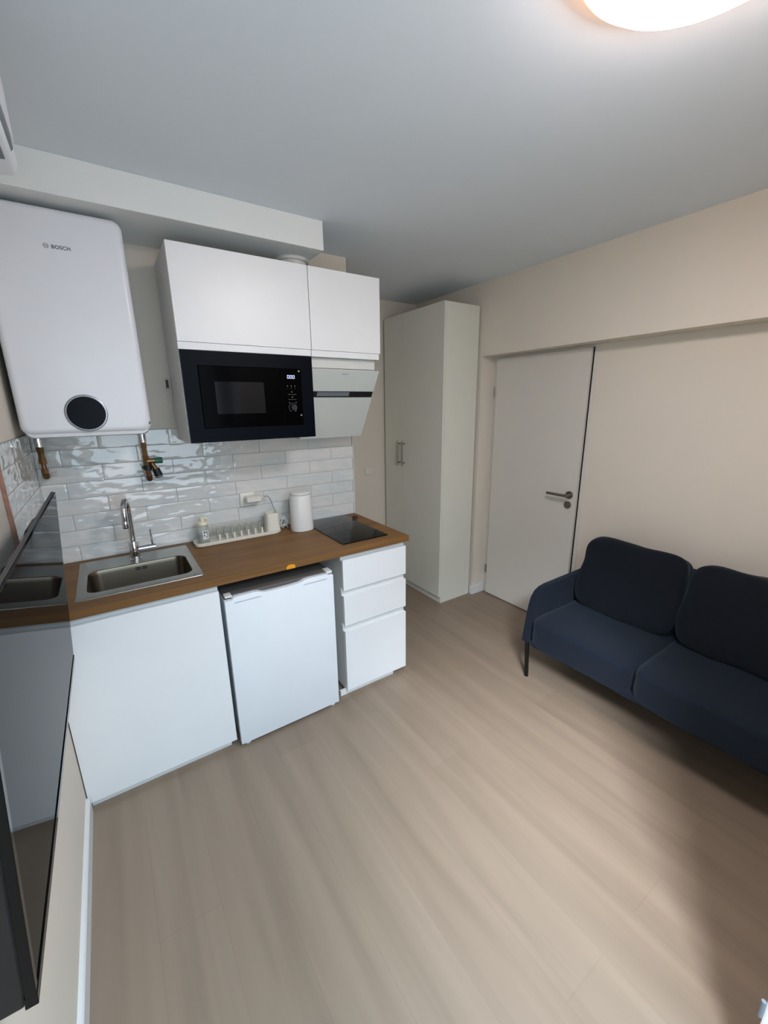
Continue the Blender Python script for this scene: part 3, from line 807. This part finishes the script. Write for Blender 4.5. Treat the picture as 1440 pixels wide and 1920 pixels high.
def cl(i, z, s=0.0): return [(x, y, z) for x, y in rr(0.955 + i + s, 1.034 - i - s, -0.128 + i + s * .5, -0.050 - i - s * .5, 0.022, 8)]
loft(b, [cl(0, 0.871, -0.003), cl(0, 0.92, 0.002), cl(0, 0.981, 0.005), cl(0.0008, 0.983, 0.005), cl(0.003, 0.983, 0.005), cl(0.0035, 0.980, 0.005), cl(0.004, 0.88, 0.004)], True, True)
obj('cutlery_cup', b, 'cream', t, smooth=True)
# soap bottle
t = thing('soap_bottle', (0.625, -0.085, 0.870), 'clear pump soap bottle with cream top standing in the left end of the drying tray', 'bottle')
bx, by = 0.627, -0.088
b = BM(); lathe(b, [(0.024, 0.8705), (0.0265, 0.874), (0.0265, 0.955), (0.024, 0.966), (0.017, 0.972), (0.015, 0.975)], bx, by, 28); obj('bottle_body', b, 'bottle', t, smooth=True)
b = BM(); lathe(b, [(0.022, 0.8735), (0.0242, 0.876), (0.0242, 0.925), (0.001, 0.9255)], bx, by, 24); obj('soap', b, 'liquid', t, smooth=True)
b = BM(); lathe(b, [(0.0245, 0.972), (0.0255, 0.974), (0.0255, 0.985), (0.022, 0.990), (0.009, 0.992), (0.008, 1.004), (0.013, 1.005), (0.013, 1.012), (0.010, 1.014)], bx, by, 28)
tube(b, [(bx, by, 1.008), (bx + 0.020, by - 0.012, 1.007), (bx + 0.026, by - 0.016, 1.001)], [0.006, 0.005, 0.004], 10)
obj('pump_head', b, 'creampump', t, smooth=True)
b = BM(); n = 10
va = []
for k in range(n + 1):
    a = math.radians(-110 + 75 * k / n)
    va.append([b.verts.new((bx + 0.0268 * math.cos(a), by + 0.0268 * math.sin(a), z)) for z in (0.898, 0.945)])
for k in range(n): b.faces.new([va[k][0], va[k + 1][0], va[k + 1][1], va[k][1]])
lb = obj('bottle_label', b, 'white_plastic', t, smooth=True)
b = BM()
def onb(a0, a1, z0, z1):
    vs = []
    for k in range(5):
        a = math.radians(a0 + (a1 - a0) * k / 4); vs.append([b.verts.new((bx + 0.0271 * math.cos(a), by + 0.0271 * math.sin(a), z)) for z in (z0, z1)])
    for k in range(4): b.faces.new([vs[k][0], vs[k + 1][0], vs[k + 1][1], vs[k][1]])
onb(-98, -80, 0.932, 0.940); onb(-74, -62, 0.932, 0.940); onb(-58, -52, 0.910, 0.942); onb(-76, -58, 0.908, 0.912); onb(-98, -88, 0.915, 0.925)
obj('label_print', b, 'print_dark', t)

# ------------- canister
t = thing('canister', (1.165, -0.135, 0.865), 'tall white rounded canister with flat lid standing beside the cooktop', 'canister')
def kl(i, z): return [(x, y, z) for x, y in rr(1.090 + i, 1.224 - i, -0.200 + i, -0.078 - i, 0.055, 10)]
b = BM(); loft(b, [kl(0.004, 0.8655), kl(0.0015, 0.868), kl(0.001, 0.872), kl(0.006, 1.072), kl(0.008, 1.076)]); obj('canister_body', b, 'white_plastic', t, smooth=True)
b = BM(); loft(b, [kl(0.0095, 1.0765), kl(0.0095, 1.0785)]); obj('seal_ring', b, 'slot', t, smooth=True)
b = BM(); loft(b, [kl(0.008, 1.079), kl(0.008, 1.088), kl(0.012, 1.092), kl(0.030, 1.093)]); obj('lid', b, 'white_plastic', t, smooth=True)
b = BM(); loft(b, [kl(0.0030, 0.8652), kl(0.0030, 0.8665)]); 
obj('foot_ring', b, 'slot', t)

# ================================================================== TV
t = thing('television', (0.062, -1.165, 0.717), 'large flat black television mounted on the left wall, tilted slightly down', 'television')
t.rotation_euler = (0, math.radians(4.8), 0)
T0 = Vector((0.062, -1.165, 0.717))
def tb(*a, **k):   # box in the set's own coordinates
    b = a[0]; q = a[1:7]
    return box(b, q[0] + T0.x, q[1] + T0.x, q[2] + T0.y, q[3] + T0.y, q[4] + T0.z, q[5] + T0.z, **k)
HW = 0.525; HH = 0.5925
obj('screen', tb(BM(), -0.004, 0.0, -HW + 0.008, HW - 0.002, 0.0012, HH - 0.002), 'tvglass', t)
b = BM(); tb(b, -0.012, -0.0042, -HW, HW, 0.0, HH, bev=0.001)
obj('panel_back', b, 'tvback', t)
b = BM(); tb(b, -0.014, 0.002, -HW - 0.006, HW, -0.020, 0.0008, bev=0.001); tb(b, -0.012, 0.001, -HW - 0.006, -HW + 0.0078, 0.001, HH, bev=0.0006)
obj('bezel', b, 'blackglass', t)
b = BM(); prism(b, [(T0.x - 0.0122, T0.z + 0.004), (T0.x - 0.0122, T0.z + 0.50), (T0.x - 0.030, T0.z + 0.46), (T0.x - 0.046, T0.z + 0.44), (T0.x - 0.050, T0.z - 0.012), (T0.x - 0.046, T0.z - 0.018), (T0.x - 0.0145, T0.z - 0.018)], 'y', T0.y - HW - 0.003, T0.y + HW - 0.12, 0.004)
obj('back_housing', b, 'black', t)
b = BM(); tb(b, -0.068, -0.0455, -0.20, 0.20, 0.18, 0.34, bev=0.002); obj('wall_bracket', b, 'black', t)
for ya, yb in ((0.345, 0.495), (0.0, 0.12)):
    b = BM(); prism(b, [(T0.x - 0.0122, T0.z + 0.30), (T0.x - 0.066, T0.z + 0.30), (T0.x - 0.072, T0.z + 0.48), (T0.x - 0.064, T0.z + 0.51), (T0.x - 0.0122, T0.z + 0.55)], 'y', T0.y + ya, T0.y + yb, 0.003)
    obj('mounting_block', b, 'black', t)

# ================================================================== AIR CONDITIONER
t = thing('air_conditioner', (0.1, -1.42, 2.05), 'white split air conditioner high on the left wall at the photo edge', 'air conditioner')
b = BM(); prism(b, [(-0.0075, 2.345), (0.170, 2.345), (0.198, 2.328), (0.205, 2.295), (0.205, 2.090), (0.199, 2.070), (0.05, 2.048), (-0.0075, 2.052)], 'y', -1.82, -0.995, 0.008, 3)
obj('unit_body', b, 'ac', t, smooth=True)
b = BM(); box(b, 0.2045, 0.2075, -1.80, -1.012, 2.128, 2.315, 0.001); obj('front_panel', b, 'ac', t)
b = BM(); prism(b, [(0.130, 2.0595), (0.190, 2.0675), (0.2075, 2.090), (0.2075, 2.115), (0.2045, 2.115), (0.2045, 2.092), (0.188, 2.0705), (0.130, 2.062)], 'y', -1.79, -1.075, 0.0005); obj('air_flap', b, 'slot', t)

# ================================================================== CEILING LAMP
t = thing('ceiling_lamp', (1.27, -1.907, 2.36), 'round white glowing flush ceiling lamp with warm halo', 'ceiling lamp')
b = BM(); lathe(b, [(0.195, 2.3700), (0.195, 2.3990)], 1.27, -1.907, 48); obj('back_light', b, 'lampglow', t, smooth=True)
b = BM(); lathe(b, [(0.10, 2.3350), (0.19, 2.3370), (0.210, 2.3420), (0.2175, 2.3500), (0.2175, 2.3600)], 1.27, -1.907, 64); obj('diffuser', b, 'lamp', t, smooth=True)
b = BM(); lathe(b, [(0.2175, 2.3605), (0.234, 2.3610), (0.234, 2.3680), (0.19, 2.3690)], 1.27, -1.907, 64); obj('rim', b, 'lamprim', t, smooth=True)

# ================================================================== WARDROBE
t = thing('wardrobe', (2.48, 0.32, 0.0), 'tall white two-door wardrobe against the right wall next to the inner door', 'wardrobe')
y0, y1 = -0.0528, 0.688
b = BM()
box(b, 2.331, 2.6465, y0, y0 + 0.018, 0.0, 2.245, 0.001); box(b, 2.331, 2.6465, y1 - 0.018, y1, 0.0, 2.245, 0.001)
box(b, 2.331, 2.6465, y0 + 0.018, y1 - 0.018, 2.227, 2.245); box(b, 2.338, 2.6465, y0 + 0.018, y1 - 0.018, 0.055, 0.073)
box(b, 2.640, 2.6465, y0 + 0.018, y1 - 0.018, 0.073, 2.227)
obj('carcass', b, 'ward', t)
obj('plinth', box(BM(), 2.333, 2.345, y0 + 0.018, y1 - 0.018, 0.0, 0.054), 'ward', t)
for ya, yb, hy_ in ((y0, 0.4365, 0.402), (0.4390, y1, 0.464)):
    d = obj('wardrobe_door', box(BM(), 2.3123, 2.3295, ya, yb, 0.058, 2.246, 0.001), 'ward', t)
    b = BM(); tube(b, [(2.283, hy_, 1.078), (2.283, hy_, 1.278)], 0.0055, 14)
    for z in (1.100, 1.256): tube(b, [(2.3125, hy_, z), (2.283, hy_, z)], 0.0045, 12)
    obj('door_handle', b, 'nickel', d, smooth=True)

# ================================================================== SOFA
t = thing('sofa', (2.43, -1.64, 0.0), 'dark navy fabric two-seat sofa with slim arms against the right wall', 'sofa')
def puff(cx, cy, cz, sx, sy, sz, p=5.0, tilt=0.0, wr=0.004, seed=0, cuts=14):
    b = BM(); bmesh.ops.create_cube(b, size=2.0)
    bmesh.ops.subdivide_edges(b, edges=b.edges[:], cuts=cuts, use_grid_fill=True)
    for v in b.verts:
        c = v.co; inf = max(abs(c.x), abs(c.y), abs(c.z)); q = (abs(c.x) ** p + abs(c.y) ** p + abs(c.z) ** p) ** (1 / p)
        c = c * (inf / q) if q > 0 else c
        d = noise.noise(Vector((c.x * 1.5 + seed, c.y * 2.0, c.z * 1.7 + seed * 2))) * wr
        c = Vector((c.x * (sx + d), c.y * (sy + d), c.z * (sz + d)))
        x = c.x * math.cos(tilt) + c.z * math.sin(tilt); z = -c.x * math.sin(tilt) + c.z * math.cos(tilt)
        v.co = Vector((cx + x, cy + c.y, cz + z))
    return b
YA, YM, YB = -1.060, -1.6065, -2.150
# seat modules (front face, seat top)
for k, (ya, yb) in enumerate(((YM + 0.0015, YA), (YB, YM - 0.0015))):
    b = puff(2.365, (ya + yb) / 2, 0.318, 0.285, (yb - ya) / 2, 0.086, p=9, wr=0.004, seed=k * 7 + 1, cuts=20)
    obj('seat_cushion', b, 'fab', t, smooth=True, sub=1)
b = BM(); box(b, 2.10, 2.70, YB + 0.01, YA - 0.01, 0.232, 0.262, 0.008); obj('seat_base', b, 'fab', t, smooth=True)
for k, (ya, yb) in enumerate(((YM + 0.004, YA - 0.015), (YB + 0.015, YM - 0.004))):
    b = puff(2.575, (ya + yb) / 2, 0.590, 0.080, (yb - ya) / 2, 0.213, p=6.5, tilt=0.30, wr=0.012, seed=k * 5 + 3)
    obj('back_cushion', b, 'fab2', t, smooth=True, sub=1)
b = BM(); prism(b, [(2.64, 0.25), (2.70, 0.25), (2.785, 0.70), (2.740, 0.70)], 'y', YB + 0.01, YA - 0.01, 0.012, 3); obj('backrest', b, 'fab2', t, smooth=True)
arm = [(2.095, 0.240), (2.118, 0.375), (2.133, 0.45), (2.150, 0.500), (2.178, 0.533), (2.215, 0.549), (2.260, 0.555), (2.740, 0.560), (2.765, 0.54), (2.745, 0.240)]
for ya, yb in ((YA + 0.001, YA + 0.046), (YB - 0.046, YB - 0.001)):
    b = BM(); prism(b, arm, 'y', ya, yb, 0.010, 3); obj('armrest', b, 'fab', t, smooth=True)
for x1, x2, y in ((2.118, 2.138, YA + 0.02), (2.118, 2.138, YB - 0.02), (2.690, 2.720, YA + 0.02), (2.690, 2.720, YB - 0.02)):
    b = BM(); tube(b, [(x1, y, 0.243), (x2, y, 0.0)], [0.0125, 0.0115], 18); obj('leg', b, 'blackmetal', t, smooth=True)
